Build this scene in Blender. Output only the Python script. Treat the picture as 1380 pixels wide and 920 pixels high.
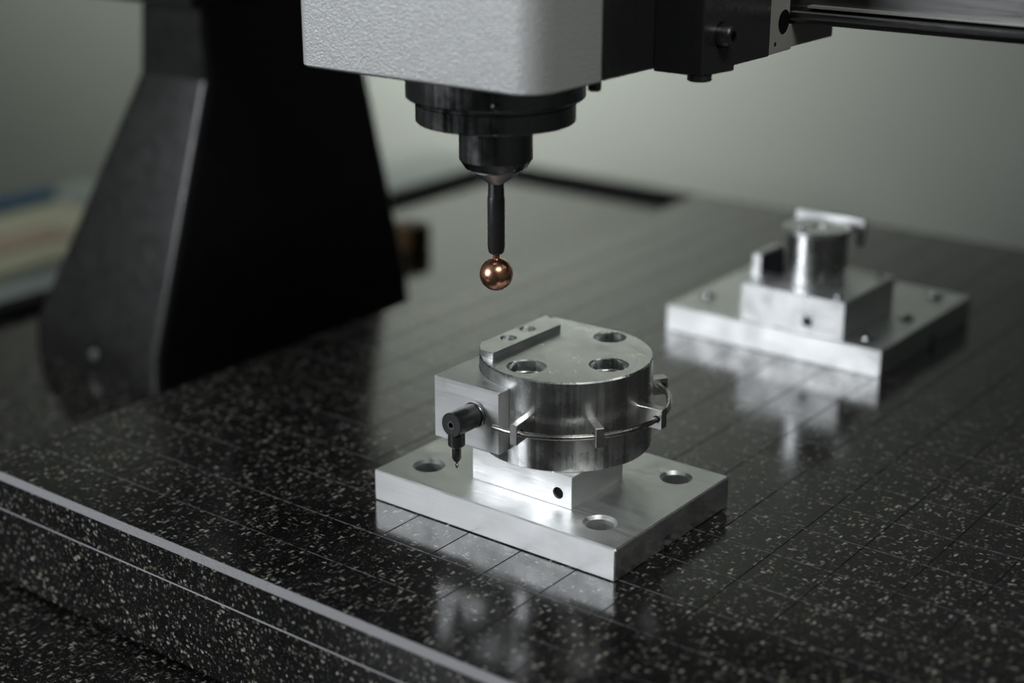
import bpy, bmesh, math, random
from mathutils import Vector, Matrix

# ------------------------------------------------------------------ reset
for o in list(bpy.data.objects):
    bpy.data.objects.remove(o, do_unlink=True)
scene = bpy.context.scene
COL = scene.collection
random.seed(7)

# ------------------------------------------------------------------ camera
cam_d = bpy.data.cameras.new('camera')
cam = bpy.data.objects.new('camera', cam_d)
COL.objects.link(cam)
right = Vector((0.7930, 0.6092, 0.0))
down = Vector((0.2014, -0.2622, -0.9438))
fwd = Vector((-0.5749, 0.7485, -0.3306))
mw = Matrix.Identity(4)
for i in range(3):
    mw[i][0] = right[i]
    mw[i][1] = -down[i]
    mw[i][2] = -fwd[i]
mw[2][3] = 0.3466
cam.matrix_world = mw
cam_d.sensor_width = 36.0
cam_d.lens = 2101.0 / 1380.0 * 36.0
cam_d.clip_start = 0.01
cam_d.clip_end = 50
cam_d.dof.use_dof = True
cam_d.dof.focus_distance = 0.765
cam_d.dof.aperture_fstop = 3.3
cam_d.dof.aperture_blades = 0
scene.camera = cam

# ------------------------------------------------------------------ world, lights, exposure
world = bpy.data.worlds.new('world')
scene.world = world
world.use_nodes = True
wb = world.node_tree.nodes['Background']
wb.inputs[0].default_value = (0.80, 0.90, 0.86, 1)
wb.inputs[1].default_value = 0.012


def area_light(name, loc, target, sx, sy, power, color, spread=180):
    d = bpy.data.lights.new(name, 'AREA')
    d.shape = 'RECTANGLE'
    d.size = sx
    d.size_y = sy
    d.energy = power
    d.color = color
    d.spread = math.radians(spread)
    o = bpy.data.objects.new(name, d)
    COL.objects.link(o)
    o.location = loc
    o.rotation_euler = (Vector(target) - Vector(loc)).to_track_quat('-Z', 'Y').to_euler()
    return o


area_light('window_daylight', (-1.85, -2.00, 0.95), (-0.45, 0.6, 0.05), 1.1, 1.2, 53, (0.93, 0.96, 1.0))
area_light('corner_wall_light', (-1.98, 1.12, 0.70), (-1.97, 2.4, 0.42), 0.6, 1.0, 17, (0.97, 1.0, 0.95), 87)  # unseen area light added to brighten the back wall near the corner
area_light('right_fill_light', (1.1, -0.3, 2.15), (-0.35, 0.65, 0.10), 1.0, 0.5, 4, (0.98, 1.0, 0.96), 75)  # unseen fill light added to lift the faces turned to the right

scene.view_settings.view_transform = 'Standard'
scene.view_settings.look = 'None'
scene.view_settings.gamma = 1
scene.view_settings.use_curve_mapping = False
scene.view_settings.exposure = 0.0


# ------------------------------------------------------------------ materials
def new_mat(name):
    m = bpy.data.materials.new(name)
    m.use_nodes = True
    nt = m.node_tree
    return m, nt, nt.nodes['Principled BSDF']


def node(nt, typ, **kw):
    n = nt.nodes.new(typ)
    for k, v in kw.items():
        setattr(n, k, v)
    return n


def coords(nt, scale=(1, 1, 1), rot=(0, 0, 0)):
    tc = node(nt, 'ShaderNodeTexCoord')
    mp = node(nt, 'ShaderNodeMapping')
    mp.inputs['Scale'].default_value = scale
    mp.inputs['Rotation'].default_value = rot
    nt.links.new(tc.outputs['Object'], mp.inputs['Vector'])
    return mp.outputs['Vector']


def noise(nt, vec, scale, detail=3, rough=0.55):
    n = node(nt, 'ShaderNodeTexNoise')
    n.inputs['Scale'].default_value = scale
    n.inputs['Detail'].default_value = detail
    n.inputs['Roughness'].default_value = rough
    nt.links.new(vec, n.inputs['Vector'])
    return n


def maprange(nt, val, a, b, c, d, clamp=True):
    n = node(nt, 'ShaderNodeMapRange')
    n.clamp = clamp
    for i, v in enumerate((a, b, c, d)):
        n.inputs[i + 1].default_value = v
    nt.links.new(val, n.inputs[0])
    return n.outputs[0]


def math_n(nt, op, a, b=None, c=None):
    n = node(nt, 'ShaderNodeMath', operation=op)
    for i, v in enumerate((a, b, c)):
        if v is None:
            continue
        if isinstance(v, (int, float)):
            n.inputs[i].default_value = v
        else:
            nt.links.new(v, n.inputs[i])
    return n.outputs[0]


def mixcol(nt, fac, a, b):
    n = node(nt, 'ShaderNodeMix', data_type='RGBA')
    for s, v in ((0, fac), (6, a), (7, b)):
        if isinstance(v, (int, float)):
            n.inputs[s].default_value = v
        elif isinstance(v, tuple):
            n.inputs[s].default_value = v
        else:
            nt.links.new(v, n.inputs[s])
    return n.outputs[2]


def bump(nt, h, strength, dist, normal=None):
    n = node(nt, 'ShaderNodeBump')
    n.inputs['Strength'].default_value = strength
    n.inputs['Distance'].default_value = dist
    nt.links.new(h, n.inputs['Height'])
    if normal is not None:
        nt.links.new(normal, n.inputs['Normal'])
    return n.outputs[0]


def simple(name, col, rough, metal=0.0, spec=0.5, nscale=0, namp=0.08, bscale=0, bstr=0.0, bdist=0.0005):
    m, nt, b = new_mat(name)
    b.inputs['Base Color'].default_value = (*col, 1)
    b.inputs['Roughness'].default_value = rough
    b.inputs['Metallic'].default_value = metal
    b.inputs['Specular IOR Level'].default_value = spec
    v = coords(nt)
    if nscale:
        n = noise(nt, v, nscale)
        nt.links.new(maprange(nt, n.outputs[0], 0.3, 0.7, rough - namp, rough + namp), b.inputs['Roughness'])
    if bscale:
        n2 = noise(nt, v, bscale, 2)
        nt.links.new(bump(nt, n2.outputs[0], bstr, bdist), b.inputs['Normal'])
    return m


def aluminium(name, stretch, rough=0.30, col=(0.88, 0.89, 0.89), rings=None, amp=0.10, bstr=0.03):
    """milled aluminium: fine tool marks or painted reflection streaks along one axis, cloudy smudges"""
    m, nt, b = new_mat(name)
    b.inputs['Metallic'].default_value = 1.0
    v = coords(nt, stretch)
    n = noise(nt, v, 1.0, 4, 0.6)
    v2 = coords(nt)
    n2 = noise(nt, v2, 60, 4, 0.6)
    n3 = noise(nt, v2, 16, 2, 0.5)
    r = math_n(nt, 'ADD', maprange(nt, n.outputs[0], 0.3, 0.7, rough - amp * 0.5, rough + amp * 0.5),
               maprange(nt, n2.outputs[0], 0.35, 0.7, -amp * 0.4, amp * 0.5))
    nt.links.new(r, b.inputs['Roughness'])
    f = math_n(nt, 'MULTIPLY', maprange(nt, n.outputs[0], 0.3, 0.7, 0.62, 1.10, True),
               maprange(nt, n3.outputs[0], 0.35, 0.65, 0.70, 1.05))
    dark = tuple(c * 0.68 for c in col) + (1,)
    nt.links.new(mixcol(nt, math_n(nt, 'MULTIPLY', f, 0.98), dark, (*col, 1)), b.inputs['Base Color'])
    h = n.outputs[0]
    if rings:
        w = node(nt, 'ShaderNodeTexWave', wave_type='RINGS', rings_direction='Z')
        w.inputs['Scale'].default_value = rings[2]
        w.inputs['Distortion'].default_value = 0.2
        w.inputs['Detail'].default_value = 0
        tc = node(nt, 'ShaderNodeTexCoord')
        mp = node(nt, 'ShaderNodeMapping')
        mp.inputs['Location'].default_value = (-rings[0], -rings[1], 0)
        nt.links.new(tc.outputs['Object'], mp.inputs['Vector'])
        nt.links.new(mp.outputs[0], w.inputs['Vector'])
        h = w.outputs['Fac']
    nt.links.new(bump(nt, h, bstr, 0.0003), b.inputs['Normal'])
    return m


def granite(name, grid=False, rough=0.10):
    m, nt, b = new_mat(name)
    tc = node(nt, 'ShaderNodeTexCoord')
    base = tc.outputs['Object']
    # distorted coordinates give the flecks ragged outlines
    nd = noise(nt, base, 620, 2)
    sub = node(nt, 'ShaderNodeVectorMath', operation='MULTIPLY_ADD')
    sub.inputs[1].default_value = (0.0022,) * 3
    nt.links.new(nd.outputs['Color'], sub.inputs[0])
    nt.links.new(base, sub.inputs[2])

    def layer(scale, rot, stretch, size, share):
        mp = node(nt, 'ShaderNodeMapping')
        mp.inputs['Rotation'].default_value = rot
        mp.inputs['Scale'].default_value = stretch
        nt.links.new(sub.outputs[0], mp.inputs[0])
        v = node(nt, 'ShaderNodeTexVoronoi', feature='F1')
        v.inputs['Scale'].default_value = scale
        nt.links.new(mp.outputs[0], v.inputs['Vector'])
        sp = node(nt, 'ShaderNodeSeparateColor')
        nt.links.new(v.outputs['Color'], sp.inputs[0])
        near = maprange(nt, v.outputs['Distance'], size * 0.55, size, 1.0, 0.0)
        pick = maprange(nt, sp.outputs[0], 1 - share, 1 - share * 0.55, 0.0, 1.0)
        bri = maprange(nt, sp.outputs[1], 0.0, 1.0, 0.15, 1.0)
        bri = math_n(nt, 'POWER', bri, 3.4)
        return math_n(nt, 'MULTIPLY', math_n(nt, 'MULTIPLY', near, pick), bri), sp.outputs[2]

    a, hue = layer(520, (0.4, 0.3, 0.9), (1.0, 0.42, 0.8), 0.46, 0.62)
    c, _ = layer(600, (1.1, 0.7, -0.6), (0.42, 1.0, 0.7), 0.44, 0.60)
    d, _ = layer(1300, (0.2, 0.9, 0.3), (1, 0.7, 1), 0.42, 0.5)
    fl = math_n(nt, 'ADD', math_n(nt, 'ADD', a, c), math_n(nt, 'MULTIPLY', d, 0.5))
    fl = math_n(nt, 'MINIMUM', fl, 1.0)
    tint = mixcol(nt, hue, (0.36, 0.30, 0.22, 1), (0.45, 0.47, 0.46, 1))
    cl = noise(nt, base, 25, 3)
    ground = mixcol(nt, maprange(nt, cl.outputs[0], 0.3, 0.7, 0, 1), (0.0055, 0.0055, 0.006, 1), (0.012, 0.012, 0.012, 1))
    col = mixcol(nt, fl, ground, tint)
    rgh = maprange(nt, cl.outputs[0], 0.3, 0.7, rough, rough + 0.03)
    b.inputs['Specular IOR Level'].default_value = 0.32
    if grid:
        sx = node(nt, 'ShaderNodeSeparateXYZ')
        nt.links.new(base, sx.inputs[0])
        brk = noise(nt, base, 330, 2)
        big = noise(nt, base, 9, 2)

        def lines(val, origin, step, half):
            t = math_n(nt, 'DIVIDE', math_n(nt, 'SUBTRACT', val, origin), step)
            fr = math_n(nt, 'FRACT', math_n(nt, 'ADD', t, 0.5))
            dist = math_n(nt, 'MULTIPLY', math_n(nt, 'ABSOLUTE', math_n(nt, 'SUBTRACT', fr, 0.5)), step)
            return maprange(nt, dist, half * 0.6, half, 1.0, 0.0)

        lx = lines(sx.outputs[0], -0.3466, 0.0326, 0.00050)
        ly = lines(sx.outputs[1], 0.5137, 0.0338, 0.00050)
        lx = math_n(nt, 'MULTIPLY', lx, maprange(nt, brk.outputs[0], 0.30, 0.45, 0.45, 1.0))
        ly = math_n(nt, 'MULTIPLY', ly, maprange(nt, brk.outputs[0], 0.40, 0.56, 0.15, 1.0))
        ly = math_n(nt, 'MULTIPLY', ly, maprange(nt, big.outputs[0], 0.38, 0.55, 0.25, 1.0))
        up = maprange(nt, sx.outputs[2], -0.0005, -0.0002, 0.0, 1.0)
        lx = math_n(nt, 'MULTIPLY', lx, up)
        ly = math_n(nt, 'MULTIPLY', ly, up)
        col = mixcol(nt, lx, col, (0.012, 0.012, 0.012, 1))
        col = mixcol(nt, ly, col, (0.18, 0.18, 0.19, 1))  # lines along x painted lighter, as light caught on their groove walls
        both = math_n(nt, 'MINIMUM', math_n(nt, 'ADD', lx, ly), 1.0)
        rgh = math_n(nt, 'ADD', rgh, math_n(nt, 'MULTIPLY', both, 0.7))
        spn = maprange(nt, both, 0, 1, 0.50, 0.05)
        nt.links.new(spn, b.inputs['Specular IOR Level'])
    nt.links.new(col, b.inputs['Base Color'])
    nt.links.new(rgh, b.inputs['Roughness'])
    return m


def pebble_paint(name, col):
    m, nt, b = new_mat(name)
    v = coords(nt)
    vo = node(nt, 'ShaderNodeTexVoronoi', feature='SMOOTH_F1')
    vo.inputs['Scale'].default_value = 1250
    nt.links.new(v, vo.inputs['Vector'])
    n = noise(nt, v, 2400, 1, 0.4)
    h = math_n(nt, 'ADD', math_n(nt, 'MULTIPLY', vo.outputs['Distance'], 1.4), math_n(nt, 'MULTIPLY', n.outputs[0], 0.5))
    nt.links.new(bump(nt, h, 0.75, 0.0004), b.inputs['Normal'])
    b.inputs['Base Color'].default_value = (*col, 1)
    b.inputs['Roughness'].default_value = 0.42
    b.inputs['Metallic'].default_value = 0.25
    return m


M = {}
M['alu_x'] = aluminium('aluminium_milled_along_x', (18, 1500, 1500), 0.50, amp=0.16, bstr=0.015)
M['alu_z'] = aluminium('aluminium_turned_reflections', (230, 230, 5), 0.29, rings=None, amp=0.20, bstr=0.0)  # upright streaks paint room reflections into colour and roughness
M['turned_black'] = aluminium('blackened_turned_steel_reflections', (260, 260, 5), 0.27, (0.20, 0.20, 0.205), amp=0.26, bstr=0.0)  # same upright streaks, painting specular bands into the dark metal
M['alu_y'] = aluminium('aluminium_milled_along_y', (1500, 18, 1500), 0.34)
M['alu_top'] = aluminium('aluminium_faced', (120, 120, 120), 0.33, rings=(0.012, 0.004, 120), amp=0.08, bstr=0.06)
M['alu_plate'] = aluminium('aluminium_plate', (18, 1200, 1500), 0.42, amp=0.18, bstr=0.015)
M['steel'] = aluminium('steel_wire', (200, 200, 200), 0.28, (0.48, 0.47, 0.44))
M['clip'] = aluminium('clip_steel', (300, 300, 500), 0.34, (0.60, 0.59, 0.58))
M['granite_grid'] = granite('granite_with_scribed_grid', True, 0.13)
M['granite'] = granite('granite_polished', False, 0.08)
M['granite_cut'] = simple('granite_ground_edge', (0.30, 0.30, 0.32), 0.6, 0, 0.4, 300, 0.15, 700, 0.9, 0.001)
M['black_paint'] = simple('black_satin_paint', (0.008, 0.0075, 0.0075), 0.31, 0, 0.5, 90, 0.05, 1200, 0.15, 0.0002)
M['black_metal'] = simple('black_anodised', (0.024, 0.024, 0.025), 0.28, 0.0, 0.75, 120, 0.06)
M['gun_metal'] = simple('blackened_steel', (0.24, 0.24, 0.245), 0.28, 1.0, 0.5, 200, 0.06)
M['bright_steel'] = simple('bright_steel', (0.70, 0.71, 0.72), 0.32, 1.0, 0.5, 200, 0.05)
M['beam_metal'] = aluminium('beam_metal', (30, 900, 900), 0.34, (0.20, 0.20, 0.20))
M['bracket_metal'] = simple('grey_cast_bracket', (0.40, 0.395, 0.375), 0.5, 0.2, 0.4, 150, 0.08, 500, 0.15, 0.0003)
M['screw'] = simple('polished_screw', (0.75, 0.76, 0.78), 0.10, 1.0, 0.5, 200, 0.02)
M['copper'] = simple('copper', (0.86, 0.45, 0.30), 0.27, 1.0, 0.5, 300, 0.05)
M['hole_shade'] = simple('painted_recess_shade', (0.004, 0.004, 0.004), 0.7, 0, 0.2, 100, 0.05)  # black for plugs that paint the shade inside holes
M['red_ring'] = simple('red_ring', (0.20, 0.03, 0.03), 0.4, 0, 0.5, 100, 0.05)
M['brass'] = simple('brass_ring', (0.50, 0.36, 0.18), 0.3, 1, 0.5, 200, 0.05)
M['head_paint'] = pebble_paint('grey_hammered_paint', (0.66, 0.67, 0.67))
M['wall'] = simple('wall_paint', (0.25, 0.262, 0.24), 0.85, 0, 0.2, 12, 0.05, 60, 0.05, 0.002)
M['bench'] = simple('bench_laminate', (0.26, 0.29, 0.28), 0.6, 0, 0.3, 12, 0.05)
M['paper'] = simple('cream_paper', (0.50, 0.50, 0.36), 0.8, 0, 0.2, 30, 0.05)
M['pink'] = simple('pink_paper', (0.46, 0.34, 0.27), 0.8, 0, 0.2, 30, 0.05)
M['blue'] = simple('blue_plastic', (0.03, 0.10, 0.19), 0.5, 0, 0.4, 30, 0.05)
M['floor'] = simple('floor_paint', (0.07, 0.072, 0.07), 0.6, 0, 0.4, 8, 0.1)
M['rubber'] = simple('black_rubber', (0.004, 0.004, 0.005), 0.7, 0, 0.12, 80, 0.05)
M['ochre'] = simple('ochre_plastic', (0.10, 0.06, 0.02), 0.6, 0, 0.3, 80, 0.05)


# ------------------------------------------------------------------ mesh helpers (world coordinates)
def bm_new():
    return bmesh.new()


def box(bm, x0, x1, y0, y1, z0, z1):
    vs = [bm.verts.new(p) for p in ((x0, y0, z0), (x1, y0, z0), (x1, y1, z0), (x0, y1, z0),
                                    (x0, y0, z1), (x1, y0, z1), (x1, y1, z1), (x0, y1, z1))]
    for f in ((0, 3, 2, 1), (4, 5, 6, 7), (0, 1, 5, 4), (1, 2, 6, 5), (2, 3, 7, 6), (3, 0, 4, 7)):
        bm.faces.new([vs[i] for i in f])
    return bm


def prism(bm, pts, lo, hi, axis='z'):
    """extrude a closed outline; axis z: pts=(x,y); axis x: pts=(y,z); axis y: pts=(x,z)"""
    def mk(p, t):
        return {'z': (p[0], p[1], t), 'x': (t, p[0], p[1]), 'y': (p[0], t, p[1])}[axis]
    a = [bm.verts.new(mk(p, lo)) for p in pts]
    b = [bm.verts.new(mk(p, hi)) for p in pts]
    n = len(pts)
    bm.faces.new(a)
    bm.faces.new(b)
    for i in range(n):
        bm.faces.new((a[i], a[(i + 1) % n], b[(i + 1) % n], b[i]))
    bmesh.ops.recalc_face_normals(bm, faces=bm.faces[:])
    return bm


def lathe(bm, prof, origin, axis=(0, 0, 1), seg=48):
    """revolve (r, t) pairs about origin + t*axis; closes at r == 0"""
    ax = Vector(axis).normalized()
    u = ax.orthogonal().normalized()
    w = ax.cross(u)
    o = Vector(origin)
    rings = []
    for r, t in prof:
        if r <= 1e-9:
            rings.append([bm.verts.new(o + ax * t)])
        else:
            rings.append([bm.verts.new(o + ax * t + (u * math.cos(2 * math.pi * k / seg) + w * math.sin(2 * math.pi * k / seg)) * r) for k in range(seg)])
    for a, b in zip(rings, rings[1:]):
        for k in range(seg):
            k2 = (k + 1) % seg
            if len(a) == 1 and len(b) == 1:
                continue
            if len(a) == 1:
                bm.faces.new((a[0], b[k], b[k2]))
            elif len(b) == 1:
                bm.faces.new((a[k], a[k2], b[0]))
            else:
                bm.faces.new((a[k], a[k2], b[k2], b[k]))
    for rg in (rings[0], rings[-1]):
        if len(rg) > 1:
            bm.faces.new(rg)
    bmesh.ops.recalc_face_normals(bm, faces=bm.faces[:])
    return bm


def cyl(bm, r, origin, length, axis=(0, 0, 1), seg=48, ch=0.0):
    if ch:
        return lathe(bm, [(r - ch, 0), (r, ch), (r, length - ch), (r - ch, length)], origin, axis, seg)
    return lathe(bm, [(r, 0), (r, length)], origin, axis, seg)


def tube(bm, pts, r, seg=12):
    pts = [Vector(p) for p in pts]
    rings = []
    nrm = None
    for i, p in enumerate(pts):
        t = (pts[min(i + 1, len(pts) - 1)] - pts[max(i - 1, 0)]).normalized()
        if nrm is None:
            nrm = t.orthogonal().normalized()
        nrm = (nrm - t * nrm.dot(t)).normalized()
        bn = t.cross(nrm)
        rings.append([bm.verts.new(p + (nrm * math.cos(2 * math.pi * k / seg) + bn * math.sin(2 * math.pi * k / seg)) * r) for k in range(seg)])
    for a, b in zip(rings, rings[1:]):
        for k in range(seg):
            bm.faces.new((a[k], a[(k + 1) % seg], b[(k + 1) % seg], b[k]))
    bm.faces.new(rings[0])
    bm.faces.new(rings[-1])
    bmesh.ops.recalc_face_normals(bm, faces=bm.faces[:])
    return bm


def root_loc(parent):
    v = Vector((0, 0, 0))
    while parent is not None:
        v += Vector(parent.location)
        parent = parent.parent
    return v


def finish(me, sharp):
    me.shade_smooth()
    me.set_sharp_from_angle(angle=math.radians(sharp))


def obj(name, bm, mat, parent=None, cuts=None, bevel=0.0, bseg=1, bangle=35, sharp=32, origin=None, label=None):
    """link ONE mesh object. cuts: bmeshes subtracted from it; bevel: chamfer on its edges"""
    base = root_loc(parent) if parent is not None else (Vector(origin) if origin else Vector((0, 0, 0)))
    me = bpy.data.meshes.new(name)
    bmesh.ops.translate(bm, vec=-base, verts=bm.verts[:])
    bm.to_mesh(me)
    bm.free()
    o = bpy.data.objects.new(name, me)
    COL.objects.link(o)
    mats = mat if isinstance(mat, (list, tuple)) else [mat]
    for mm in mats:
        me.materials.append(M[mm])
    if parent is not None:
        o.parent = parent
    elif origin:
        o.location = base
    tools = []
    if cuts or bevel:
        if bevel:
            bv = o.modifiers.new('chamfer', 'BEVEL')
            bv.width = bevel
            bv.segments = bseg
            bv.limit_method = 'ANGLE'
            bv.angle_limit = math.radians(bangle)
        for c in (cuts or []):
            cm = bpy.data.meshes.new('cutter')
            if parent is not None:
                bmesh.ops.translate(c, vec=Vector((0, 0, 0)), verts=c.verts[:])
            c.to_mesh(cm)
            c.free()
            co = bpy.data.objects.new('cutter', cm)
            COL.objects.link(co)
            tools.append(co)
            md = o.modifiers.new('cut', 'BOOLEAN')
            md.operation = 'DIFFERENCE'
            md.solver = 'EXACT'
            md.object = co
        bpy.context.view_layer.update()
        dg = bpy.context.evaluated_depsgraph_get()
        new = bpy.data.meshes.new_from_object(o.evaluated_get(dg))
        o.modifiers.clear()
        old = o.data
        o.data = new
        bpy.data.meshes.remove(old)
        new.name = name
        for t in tools:
            tm = t.data
            bpy.data.objects.remove(t, do_unlink=True)
            bpy.data.meshes.remove(tm)
    finish(o.data, sharp)
    if label:
        o['label'] = label
    return o


def thing(name, label, cat, loc, group=None):
    o = bpy.data.objects.new(name, None)
    COL.objects.link(o)
    o.empty_display_size = 0.02
    o.location = loc
    o['label'] = label
    o['category'] = cat
    if group:
        o['group'] = group
    return o


def tag(o, label, cat, group=None):
    o['label'] = label
    o['category'] = cat
    if group:
        o['group'] = group
    return o


def struct(o):
    o['kind'] = 'structure'
    return o


def rounded_rect(x0, x1, y0, y1, radii, n=8):
    """radii order: (x0,y0) (x1,y0) (x1,y1) (x0,y1)"""
    out = []
    for (cx, cy, a0), r in zip(((x0, y0, 180), (x1, y0, 270), (x1, y1, 0), (x0, y1, 90)), radii):
        sx = 1 if cx == x0 else -1
        sy = 1 if cy == y0 else -1
        for k in range(n + 1):
            a = math.radians(a0 + 90 * k / n)
            out.append((cx + sx * r + r * math.cos(a), cy + sy * r + r * math.sin(a)))
    return out


# ------------------------------------------------------------------ the room
FLOOR_Z = -0.95
struct(obj('floor', box(bm_new(), -2.7, 2.6, -3.0, 2.5, FLOOR_Z - 0.05, FLOOR_Z), 'floor'))
struct(obj('wall_back', box(bm_new(), -2.7, 2.6, 2.4, 2.5, FLOOR_Z, 2.3), 'wall'))
struct(obj('wall_left', box(bm_new(), -2.7, -2.6, -3.0, 2.4, FLOOR_Z, 2.3), 'wall'))
struct(obj('wall_right', box(bm_new(), 2.5, 2.6, -3.0, 2.4, FLOOR_Z, 2.3), 'wall'))
struct(obj('wall_front', box(bm_new(), -2.6, 2.5, -3.0, -2.9, FLOOR_Z, 2.3), 'wall'))
struct(obj('ceiling', box(bm_new(), -2.7, 2.6, -3.0, 2.5, 2.3, 2.35), 'wall'))

# ------------------------------------------------------------------ granite base, stand and slab
ZL = -0.070
BX0, BX1, BY0, BY1 = -1.092, 0.30, 0.26, 1.395
stand = thing('machine_stand', 'black steel stand carrying the granite base of the machine', 'stand', (-0.4, 0.85, FLOOR_Z))
sb = bm_new()
box(sb, BX0 + 0.02, BX1 - 0.02, BY0 + 0.02, BY1 - 0.02, -0.31, -0.25)
obj('frame', sb, 'black_paint', stand, bevel=0.004)
for sx in (BX0 + 0.06, BX1 - 0.14):
    for sy in (BY0 + 0.06, BY1 - 0.14):
        obj('leg', box(bm_new(), sx, sx + 0.08, sy, sy + 0.08, FLOOR_Z, -0.31), 'black_paint', stand, bevel=0.004)


def chamfer_slab(x0, x1, y0, y1, z0, z1, ch, ledge=None, out=0.0005):
    """slab with ground chamfer (material slot 1); optional thin ledge line on its sides"""
    bm = bm_new()
    levels = [(0.0, z0, 0)]
    if ledge:
        levels += [(0.0, ledge, 0), (out, ledge + out, 1)]
        levels += [(out, z1 - ch, 0), (out + ch, z1, 1)]
    else:
        levels += [(0.0, z1 - ch, 0), (ch, z1, 1)]
    rings = []
    for inset, z, _ in levels:
        rings.append([bm.verts.new(p) for p in ((x0 + inset, y0 + inset, z), (x1 - inset, y0 + inset, z),
                                                (x1 - inset, y1 - inset, z), (x0 + inset, y1 - inset, z))])
    for i in range(len(rings) - 1):
        for k in range(4):
            f = bm.faces.new((rings[i][k], rings[i][(k + 1) % 4], rings[i + 1][(k + 1) % 4], rings[i + 1][k]))
            f.material_index = levels[i + 1][2]
    bm.faces.new(rings[0][::-1])
    bm.faces.new(rings[-1])
    return bm


gb = obj('granite_base', chamfer_slab(BX0, BX1, BY0, BY1, -0.25, ZL, 0.002), ['granite', 'granite_cut'])
tag(gb, 'lower black speckled granite base under the thick slab and the column', 'machine base')
for (a, b, c, d) in ((BX0 - 0.03, BX0 - 0.002, BY0, BY1 + 0.035), (BX0 - 0.002, BX1, BY1 + 0.002, BY1 + 0.035)):
    obj('edge_rail', box(bm_new(), a, b, c, d, -0.249, -0.062), 'rubber', gb, bevel=0.003)
gs = obj('granite_slab', chamfer_slab(-0.7185, 0.12, 0.4425, 1.218, -0.0645, 0.0, 0.0030, ledge=-0.0207), ['granite_grid', 'granite_cut'])
tag(gs, 'upper black speckled granite slab with scribed grid lines and ground grey edge', 'surface plate')
for fx in (-0.68, 0.06):
    for fy in (0.54, 1.13):
        pad = obj('support_pad', cyl(bm_new(), 0.02, (fx, fy, ZL), 0.0055, seg=24), 'rubber', gs)

# ------------------------------------------------------------------ gantry column (left)
CXR = -0.860
col = thing('gantry_column', 'tapered black gantry column standing on the lower granite base', 'column', (-0.93, 0.83, ZL))
cb = bm_new()
lev = [  # z, x_left, x_right, y_front, y_back
    (ZL, -1.010, CXR, 0.6925, 0.977),
    (-0.0450, -1.010, CXR, 0.6945, 0.974),
    (0.1505, -0.9385, CXR, 0.7590, 0.9265),
    (0.2065, -0.9290, CXR, 0.7570, 0.9250),
]
rings = []
for z, xa, xb_, ya, yb in lev:
    rings.append([cb.verts.new(p) for p in ((xa, ya, z), (xb_, ya, z), (xb_, yb, z), (xa, yb, z))])
for i in range(3):
    for k in range(4):
        cb.faces.new((rings[i][k], rings[i][(k + 1) % 4], rings[i + 1][(k + 1) % 4], rings[i + 1][k]))
cb.faces.new(rings[0][::-1])
cb.faces.new(rings[-1])
cuts = [cyl(bm_new(), 0.0075, (-0.935, 0.68, -0.0565), 0.03, (0, 1, 0), 24)]
edges = [e for e in cb.edges if abs(e.verts[0].co.z - e.verts[1].co.z) > 0.005]
bmesh.ops.bevel(cb, geom=edges, offset=0.008, offset_type='OFFSET', segments=8, profile=0.5, affect='EDGES', clamp_overlap=True)
obj('column_body', cb, 'black_paint', col, cuts=cuts, sharp=14)
bolt = obj('foot_bolt', cyl(bm_new(), 0.0052, (-0.935, 0.6925, -0.0565), 0.015, (0, 1, 0), 24, 0.0008), 'bright_steel', col)
obj('column_cap', box(bm_new(), -0.99, -0.845, 0.735, 0.945, 0.2065, 0.239), 'black_paint', col, bevel=0.003, bseg=2)

# small ochre bracket standing on the base beside the column
br = obj('stop_block', box(bm_new(), -0.985, -0.955, 1.085, 1.115, ZL, -0.045), 'ochre', bevel=0.002)
tag(br, 'small dark ochre block standing on the base behind the column', 'block')

# ------------------------------------------------------------------ cross beam
beam = thing('gantry_beam', 'dark machined metal cross beam running to the upper right', 'beam', (-0.4, 0.8, 0.239))
YB = 0.7076
prof = [(YB + 0.0045, 0.239), (YB, 0.2420), (YB, 0.2455), (YB + 0.006, 0.2475), (YB + 0.006, 0.42), (0.92, 0.42), (0.92, 0.239)]
obj('beam_body', prism(bm_new(), prof, -1.02, 0.30, 'x'), 'beam_metal', beam, bevel=0.0006)
obj('guide_rail', box(bm_new(), -0.36, 0.29, YB + 0.0005, YB + 0.0060, 0.2475, 0.2486), 'bracket_metal', beam)

# ------------------------------------------------------------------ measuring head (z carriage)
ZH = 0.2254
YF = 0.5278
XR = -0.3923
head = thing('measuring_head', 'grey textured measuring head on a black carriage above the fixture', 'machine head', (-0.46, 0.58, ZH))
hb = bm_new()
prism(hb, rounded_rect(-0.5341, XR, YF, 0.5767, (0.007, 0.0135, 0.001, 0.001), 10), ZH, 0.52, 'z')
obj('head_cover', hb, 'head_paint', head, bevel=0.0028, bseg=4, bangle=60, sharp=50)
obj('bottom_plate', prism(bm_new(), rounded_rect(-0.5335, XR - 0.003, YF + 0.002, 0.5767, (0.006, 0.012, 0.001, 0.001), 10), ZH - 0.0008, ZH, 'z'), 'black_metal', head)
obj('carriage_body', box(bm_new(), -0.530, -0.3953, 0.5768, 0.7055, 0.2248, 0.52), 'black_metal', head, bevel=0.0008)
blk = prism(bm_new(), [(0.6237, 0.2239), (0.6535, 0.2229), (0.6535, 0.2254), (0.6875, 0.2254), (0.6875, 0.52), (0.6237, 0.52)], -0.3953, -0.3686, 'x')
obj('side_block', blk, 'black_metal', head, bevel=0.0006, cuts=[cyl(bm_new(), 0.0062, (-0.372, 0.6397, 0.2413), 0.01, (1, 0, 0), 32)])


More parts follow.
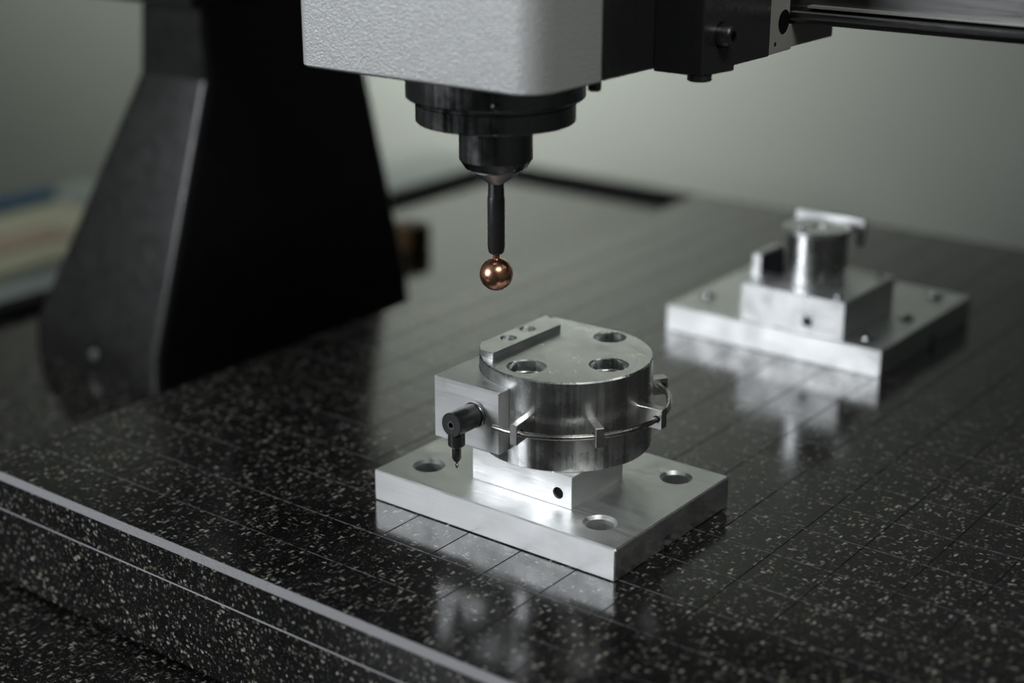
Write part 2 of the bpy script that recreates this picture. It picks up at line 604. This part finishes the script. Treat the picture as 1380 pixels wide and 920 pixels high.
def socket_screw(parent, centre, axis, r, h, mat, hexmat='hole_shade', sink=0.0):
    """cap screw: knurled-looking round head with a hex recess at its outer end"""
    ax = Vector(axis).normalized()
    c = Vector(centre)
    cut = lathe(bm_new(), [(r * 0.48, h * 0.45), (r * 0.48, h * 1.2)], c, ax, 6)
    s = obj('socket_screw', lathe(bm_new(), [(r, -sink), (r, h * 0.88), (r * 0.88, h)], c, ax, 40), mat, parent, cuts=[cut])
    return s


socket_screw(head, (-0.3715, 0.6397, 0.2413), (1, 0, 0), 0.0056, 0.0095, 'gun_metal')
lathe_b = lathe(bm_new(), [(0.0058, 0), (0.0058, 0.0024), (0.005, 0.003)], (-0.3735, 0.6297, 0.2238), (0, 0, -1), 40)
obj('hex_bolt', lathe_b, 'gun_metal', head)
rod_c = lathe(bm_new(), [(0.0031, 0), (0.0031, 0.0042), (0.0026, 0.0047)], (-0.3985, 0.5800, 0.2252), (0, 0, -1), 32)
obj('stop_pin', rod_c, 'black_metal', head)
brk_prof = [(0.6877, 0.2258), (0.7107, 0.2262), (0.7107, 0.2273), (0.7560, 0.2273), (0.7560, 0.2388), (0.7074, 0.2388), (0.7074, 0.30), (0.6877, 0.30)]
obj('bracket', prism(bm_new(), brk_prof, -0.3953, -0.3690, 'x'), 'bracket_metal', head, bevel=0.0004,
    cuts=[cyl(bm_new(), 0.0062, (-0.400, 0.7020, 0.2405), 0.05, (1, 0, 0), 32), cyl(bm_new(), 0.0013, (-0.400, 0.6938, 0.2304), 0.05, (1, 0, 0), 16)])

obj('pin_hole_shade', cyl(bm_new(), 0.0012, (-0.3950, 0.6938, 0.2304), 0.0258, (1, 0, 0), 20), 'hole_shade', head)  # black plug standing in for the shade inside the small hole
obj('notch_shade', cyl(bm_new(), 0.0060, (-0.3950, 0.7020, 0.2405), 0.0255, (1, 0, 0), 32), 'hole_shade', head)  # black plug painting the dark inside the large bracket hole

# ------------------------------------------------------------------ touch probe
AX, AY = -0.4496, 0.5728
probe = thing('touch_probe', 'black touch probe with copper ball tip hanging under the head', 'probe', (AX, AY, 0.1264))
O = (AX, AY, 0)
fl = lathe(bm_new(), [(0.0424, 0.2246), (0.0424, 0.2142), (0.0416, 0.2134), (0.0376, 0.2134)], O, seg=96)
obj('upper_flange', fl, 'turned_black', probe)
fl2 = lathe(bm_new(), [(0.0372, 0.2134), (0.0372, 0.2112), (0.0379, 0.2108), (0.0379, 0.2028), (0.0371, 0.2020)], O, seg=96)
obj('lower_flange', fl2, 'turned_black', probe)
for a in (-52, 128):
    p = (AX + 0.0395 * math.cos(math.radians(a)), AY + 0.0395 * math.sin(math.radians(a)), 0.2162)
    ax = (math.cos(math.radians(a)), math.sin(math.radians(a)), 0)
    obj('set_screw', lathe(bm_new(), [(0.0018, 0), (0.0018, 0.0032), (0.0012, 0.0038)], p, ax, 20), 'gun_metal', probe)
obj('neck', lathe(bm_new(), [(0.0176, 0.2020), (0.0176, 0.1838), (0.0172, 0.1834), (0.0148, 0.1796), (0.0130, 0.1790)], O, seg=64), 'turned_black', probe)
obj('cone', lathe(bm_new(), [(0.0120, 0.1791), (0.0120, 0.1780), (0.0110, 0.1768), (0.0043, 0.1722), (0.0041, 0.1718)], O, seg=48), 'bright_steel', probe)
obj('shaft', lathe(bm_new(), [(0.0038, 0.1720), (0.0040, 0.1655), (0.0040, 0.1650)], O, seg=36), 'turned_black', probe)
obj('sleeve', lathe(bm_new(), [(0.0041, 0.1650), (0.0042, 0.1646), (0.0042, 0.1400), (0.0037, 0.1376), (0.0028, 0.1368)], O, seg=36), 'black_metal', probe)
bl = bm_new()
R0 = 0.00815
prof = [(0.0016, 0.1372), (0.0016, 0.1264 + math.sqrt(R0 ** 2 - 0.0016 ** 2))]
a0 = math.asin(0.0016 / R0)
for k in range(1, 25):
    a = a0 + (math.pi - a0) * k / 24
    prof.append((max(R0 * math.sin(a), 0 if k == 24 else 1e-5), 0.1264 + R0 * math.cos(a)))
prof[-1] = (0, 0.1264 - R0)
obj('ball_tip', lathe(bl, prof, O, seg=48), 'copper', probe, label='polished copper ball', sharp=50)

# ------------------------------------------------------------------ front fixture
FT = 0.0170
DC = (-0.4301, 0.6051)
DR = 0.0440
ZB, ZT = 0.0340, 0.0810
fx = thing('aluminium_fixture', 'sharp aluminium fixture with round body and wire clips in the foreground', 'fixture', (-0.4325, 0.595, 0.0))


def vcut(x, y, r, z0, z1, seg=40):
    return cyl(bm_new(), r, (x, y, z0), z1 - z0, seg=seg)


def place_holes(cx, cy, r, zt, depth):
    """through hole plus a 45 degree countersink at the top"""
    return [lathe(bm_new(), [(r, zt - depth), (r, zt - 0.0016), (r + 0.0018, zt + 0.0002), (r + 0.0018, zt + 0.002)], (cx, cy, 0), seg=44)]


cuts = []
for hx, hy in ((-0.4885, 0.5648), (-0.3785, 0.6305), (-0.3795, 0.5635), (-0.4885, 0.6305)):
    cuts += place_holes(hx, hy, 0.0069, FT, 0.03)
cuts.append(cyl(bm_new(), 0.0036, (-0.372, 0.5900, 0.0033), 0.03, (1, 0, 0), 32))
obj('base_plate', box(bm_new(), -0.5080, -0.3575, 0.5440, 0.6485, 0.0, FT), 'alu_plate', fx, cuts=cuts, bevel=0.0007)
obj('pedestal', box(bm_new(), -0.4605, -0.3985, 0.5665, 0.6115, FT, ZB), 'alu_x', fx, bevel=0.0003,
    cuts=[cyl(bm_new(), 0.0031, (-0.4067, 0.56, 0.0238), 0.03, (0, 1, 0), 32)])
obj('bore_shade', cyl(bm_new(), 0.00305, (-0.4067, 0.5680, 0.0238), 0.02, (0, 1, 0), 24), 'hole_shade', fx)  # black plug put in as the shade of the drilled hole
# round body: circle with a flat left side and a square back-left corner
out = []
XL = -0.0386
a_st = math.degrees(math.acos(XL / DR))
a = -a_st
while a < 90.01:
    out.append((DC[0] + DR * math.cos(math.radians(a)), DC[1] + DR * math.sin(math.radians(a))))
    a += 2.5
out.append((DC[0], DC[1] + DR - 0.0004))
out.append((DC[0] + XL + 0.002, DC[1] + 0.0425))
out.append((DC[0] + XL, DC[1] + 0.0405))
body = prism(bm_new(), out[:-4] + out[-3:], ZB, ZT, 'z')
cuts = []
for hx, hy, r in ((-0.0035, -0.0288, 0.0094), (0.0272, -0.0020, 0.0094), (0.0043, 0.0325, 0.0080)):
    x, y = DC[0] + hx, DC[1] + hy
    cuts.append(lathe(bm_new(), [(r - 0.0012, ZT - 0.030), (r - 0.0012, ZT - 0.0062), (r, ZT - 0.0060), (r, ZT - 0.0006), (r + 0.0008, ZT + 0.0002), (r + 0.0008, ZT + 0.002)], (x, y, 0), seg=48))
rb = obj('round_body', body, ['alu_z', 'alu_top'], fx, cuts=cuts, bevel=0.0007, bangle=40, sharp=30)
for p in rb.data.polygons:
    if p.normal.z > 0.9 and p.center.z > ZT - 0.003:
        p.material_index = 1
S = 0.0030
sp = [(-0.0385, -0.0205), (-0.0370, -0.0237), (-0.0345, -0.0272), (-0.0318, -0.0302), (-0.0232, -0.0307), (-0.0228, 0.0268), (-0.0382, 0.0345)]
sp = [(DC[0] + x, DC[1] + y) for x, y in sp]
cuts = []
for hx, hy in ((-0.0315, -0.0072), (-0.0322, 0.0101)):
    cuts.append(lathe(bm_new(), [(0.0034, ZT - 0.002), (0.0034, ZT + S - 0.0010), (0.0046, ZT + S + 0.0002), (0.0046, ZT + S + 0.002)], (DC[0] + hx, DC[1] + hy, 0), seg=32))
obj('clamp_strip', prism(bm_new(), sp, ZT, ZT + S, 'z'), 'alu_y', fx, cuts=cuts, bevel=0.0003)
# housing block on the left
HX0, HX1, HY0, HY1, HZ0, HZ1 = -0.4738, -0.4328, 0.5530, 0.6000, 0.0416, 0.0742
cuts = [vcut(-0.4722, 0.5605, 0.0007, 0.070, 0.08, 16), vcut(-0.4722, 0.5835, 0.0007, 0.070, 0.08, 16)]
ccut = cyl(bm_new(), DR + 0.0002, (DC[0], DC[1], 0.03), 0.06, seg=120)
obj('housing', box(bm_new(), HX0, HX1, HY0, HY1, HZ0, HZ1), 'alu_x', fx, cuts=cuts + [ccut], bevel=0.0004)
# sensor barrel with stylus
SX, SZ = -0.4468, 0.0602
sen = obj('sensor_barrel', lathe(bm_new(), [(0.0057, 0), (0.0062, 0.0005), (0.0062, 0.0150), (0.0059, 0.0152), (0.0059, 0.0165)], (SX, 0.5335, SZ), (0, 1, 0), 48),
          'black_metal', fx, cuts=[lathe(bm_new(), [(0.0013, -0.001), (0.0013, 0.004)], (SX, 0.5335, SZ), (0, 1, 0), 24)])
obj('collar', lathe(bm_new(), [(0.0064, 0.0165), (0.0066, 0.0168), (0.0066, 0.0182), (0.0060, 0.0195)], (SX, 0.5335, SZ), (0, 1, 0), 48), 'gun_metal', sen)
obj('socket_ring', lathe(bm_new(), [(0.0021, 0.0001), (0.0021, -0.0002), (0.0014, -0.0002), (0.0014, 0.0001)], (SX, 0.5335, SZ), (0, 1, 0), 32), 'gun_metal', sen)
SY = 0.5375
sty = obj('stylus_holder', lathe(bm_new(), [(0.0042, SZ - 0.004), (0.0042, 0.0489), (0.0037, 0.0484)], (SX, SY, 0), seg=36), 'black_metal', sen)
obj('stylus_ring', lathe(bm_new(), [(0.0028, 0.0485), (0.0028, 0.0478), (0.0022, 0.0476)], (SX, SY, 0), seg=32), 'bright_steel', sen)
obj('stylus', lathe(bm_new(), [(0.0023, 0.0477), (0.0023, 0.0420), (0.0014, 0.0402), (0.0007, 0.0401)], (SX, SY, 0), seg=32), 'black_metal', sen)
obj('needle', lathe(bm_new(), [(0.0006, 0.0402), (0.0006, 0.0388), (0.0009, 0.0384), (0.0007, 0.0372), (0.0, 0.0360)], (SX, SY, 0), seg=16), 'gun_metal', sen)
# wire around the body
WR, WZ = 0.0530, 0.0568
pts = []
a = -93.0
wire = [(HX1 - 0.002, DC[1] - 0.0542, WZ), (HX1 + 0.003, DC[1] - 0.0542, WZ)]
for k in range(0, 49):
    a = -86 + (57.2 + 86) * k / 48
    rr = 0.0545 + (0.0522 - 0.0545) * k / 48
    wire.append((DC[0] + rr * math.cos(math.radians(a)), DC[1] + rr * math.sin(math.radians(a)), WZ))
obj('wire', tube(bm_new(), wire, 0.0014, 14), 'steel', fx)
for a, w, h, ro in ((-80.5, 0.0040, 0.0102, 0.0575), (-37.5, 0.0044, 0.0102, 0.0565), (5.6, 0.0054, 0.0104, 0.0560), (57.2, 0.0056, 0.0092, 0.0560)):
    c, s = math.cos(math.radians(a)), math.sin(math.radians(a))
    cb = box(bm_new(), DR - 0.0003, ro, -w / 2, w / 2, -h / 2, h / 2)
    bmesh.ops.transform(cb, matrix=Matrix.Translation((DC[0], DC[1], WZ)) @ Matrix.Rotation(math.radians(a), 4, 'Z'), verts=cb.verts[:])
    cl = obj('wire_clip', cb, 'clip', fx, bevel=0.0003)
    # black plug painting the shade inside the hole for the wire
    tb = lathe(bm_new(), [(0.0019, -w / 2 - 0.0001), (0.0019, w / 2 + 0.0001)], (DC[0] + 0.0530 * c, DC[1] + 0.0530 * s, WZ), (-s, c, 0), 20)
    obj('bore_shade', tb, 'hole_shade', cl)

# ------------------------------------------------------------------ far fixture
F2 = 0.0185
f2 = thing('aluminium_fixture', 'blurred aluminium fixture with upright cylinder further back on the slab', 'fixture', (-0.455, 0.94, 0.0))
cuts = []
for hx, hy in ((-0.5200, 0.9010), (-0.3935, 0.8860), (-0.3930, 0.9930), (-0.5200, 0.9930), (-0.3900, 0.9380)):
    cuts += place_holes(hx, hy, 0.0050, F2, 0.0050)
cuts.append(cyl(bm_new(), 0.0036, (-0.39, 0.95, 0.0040), 0.03, (1, 0, 0), 24))
obj('base_plate', box(bm_new(), -0.5338, -0.3760, 0.8690, 1.0125, 0.0, F2), 'alu_plate', f2, cuts=cuts, bevel=0.0005)
obj('pedestal', box(bm_new(), -0.4790, -0.4045, 0.8725, 0.9470, F2, 0.0435), 'alu_x', f2, bevel=0.0004,
    cuts=[cyl(bm_new(), 0.0035, (-0.4300, 0.865, 0.026), 0.03, (0, 1, 0), 24)])
C2 = (-0.4445, 0.9080)
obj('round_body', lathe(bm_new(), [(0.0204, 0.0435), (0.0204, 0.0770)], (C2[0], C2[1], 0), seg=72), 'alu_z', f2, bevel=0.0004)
obj('cap_disc', lathe(bm_new(), [(0.0215, 0.0770), (0.0222, 0.0775), (0.0222, 0.0795), (0.0215, 0.0800)], (C2[0], C2[1], 0), seg=72), 'alu_plate', f2,
    cuts=[vcut(C2[0], C2[1], 0.006, 0.078, 0.09)])
# angle plate behind the cylinder: upright leaf with a short turned-down end
ang = prism(bm_new(), [(-0.4720, 0.0740), (-0.4275, 0.0740), (-0.4275, 0.0640), (-0.4215, 0.0640), (-0.4215, 0.0830), (-0.4720, 0.0830)], 0.9300, 0.9335, 'y')
obj('angle_plate', ang, 'alu_x', f2, bevel=0.0005)
obj('upright_tab', box(bm_new(), -0.4868, -0.4805, 0.9000, 0.9300, F2, 0.0560), 'alu_plate', f2, bevel=0.0005)
obj('black_stop', box(bm_new(), -0.4805, -0.4660, 0.9020, 0.9280, 0.0436, 0.0545), 'rubber', f2, bevel=0.0006)
def glint_screw(parent, centre, r, base=0.0004):
    """domed screw head with a hex recess, added to throw a glint"""
    h = r * 0.75
    prof = [(r, 0), (r, base)] + [(r * math.cos(t), base + h * math.sin(t)) for t in (0.25, 0.5, 0.75, 1.0, 1.2)]
    cut = lathe(bm_new(), [(r * 0.34, base + h * 0.55), (r * 0.34, base + h * 2)], centre, (0, 0, 1), 6)
    return obj('glint_screw', lathe(bm_new(), prof, centre, (0, 0, 1), 28), 'screw', parent, cuts=[cut], sharp=45)


for px_, py_, pz_, pr_ in ((-0.4130, 0.8800, 0.0435, 0.0028), (-0.4130, 0.9390, 0.0435, 0.0028), (-0.4730, 0.9390, 0.0435, 0.0028),
                           (-0.5200, 0.9010, F2 - 0.0050, 0.0046), (-0.3935, 0.8860, F2 - 0.0050, 0.0046), (-0.3930, 0.9930, F2 - 0.0050, 0.0046),
                           (-0.5200, 0.9930, F2 - 0.0050, 0.0046), (-0.3900, 0.9380, F2 - 0.0050, 0.0046)):
    glint_screw(f2, (px_, py_, pz_), pr_, 0.0050 if pz_ < 0.02 else 0.0004)  # polished domes added on the far fixture to give bright glints
glint_screw(f2, (-0.4480, 0.8930, 0.0800), 0.0024)

# ------------------------------------------------------------------ side bench with papers and hose
bench = thing('side_bench', 'pale grey side bench behind the machine on the left', 'bench', (-1.75, 0.9, FLOOR_Z))
obj('bench_top', prism(bm_new(), [(-1.90, -0.2), (-1.20, -0.2), (-1.20, 1.92), (-1.655, 1.92), (-1.655, 1.42), (-1.90, 1.42)], -0.235, -0.20, 'z'), 'bench', bench, bevel=0.003)
for by in (-0.15, 1.36):
    for bx in (-1.87, -1.30):
        obj('leg', box(bm_new(), bx, bx + 0.05, by, by + 0.05, FLOOR_Z, -0.235), 'bench', bench, bevel=0.002)
ps = obj('paper_stack', box(bm_new(), -1.80, -1.57, 0.80, 1.30, -0.20, -0.19), 'paper', bevel=0.001)
tag(ps, 'stack of cream paper lying on the pale side bench', 'papers')
pk = obj('folder', box(bm_new(), -1.69, -1.63, 0.82, 1.20, -0.19, -0.186), 'pink', bevel=0.001)
tag(pk, 'narrow pinkish folder lying on the cream paper stack', 'folder')
hose = [(-1.845 + 0.03 * math.sin((t / 24) * 1.6), 0.75 + 0.55 * t / 24, -0.186) for t in range(25)]
hs = obj('air_hose', tube(bm_new(), hose, 0.014, 14), 'blue')
tag(hs, 'curved dark blue hose lying on the pale side bench', 'hose')
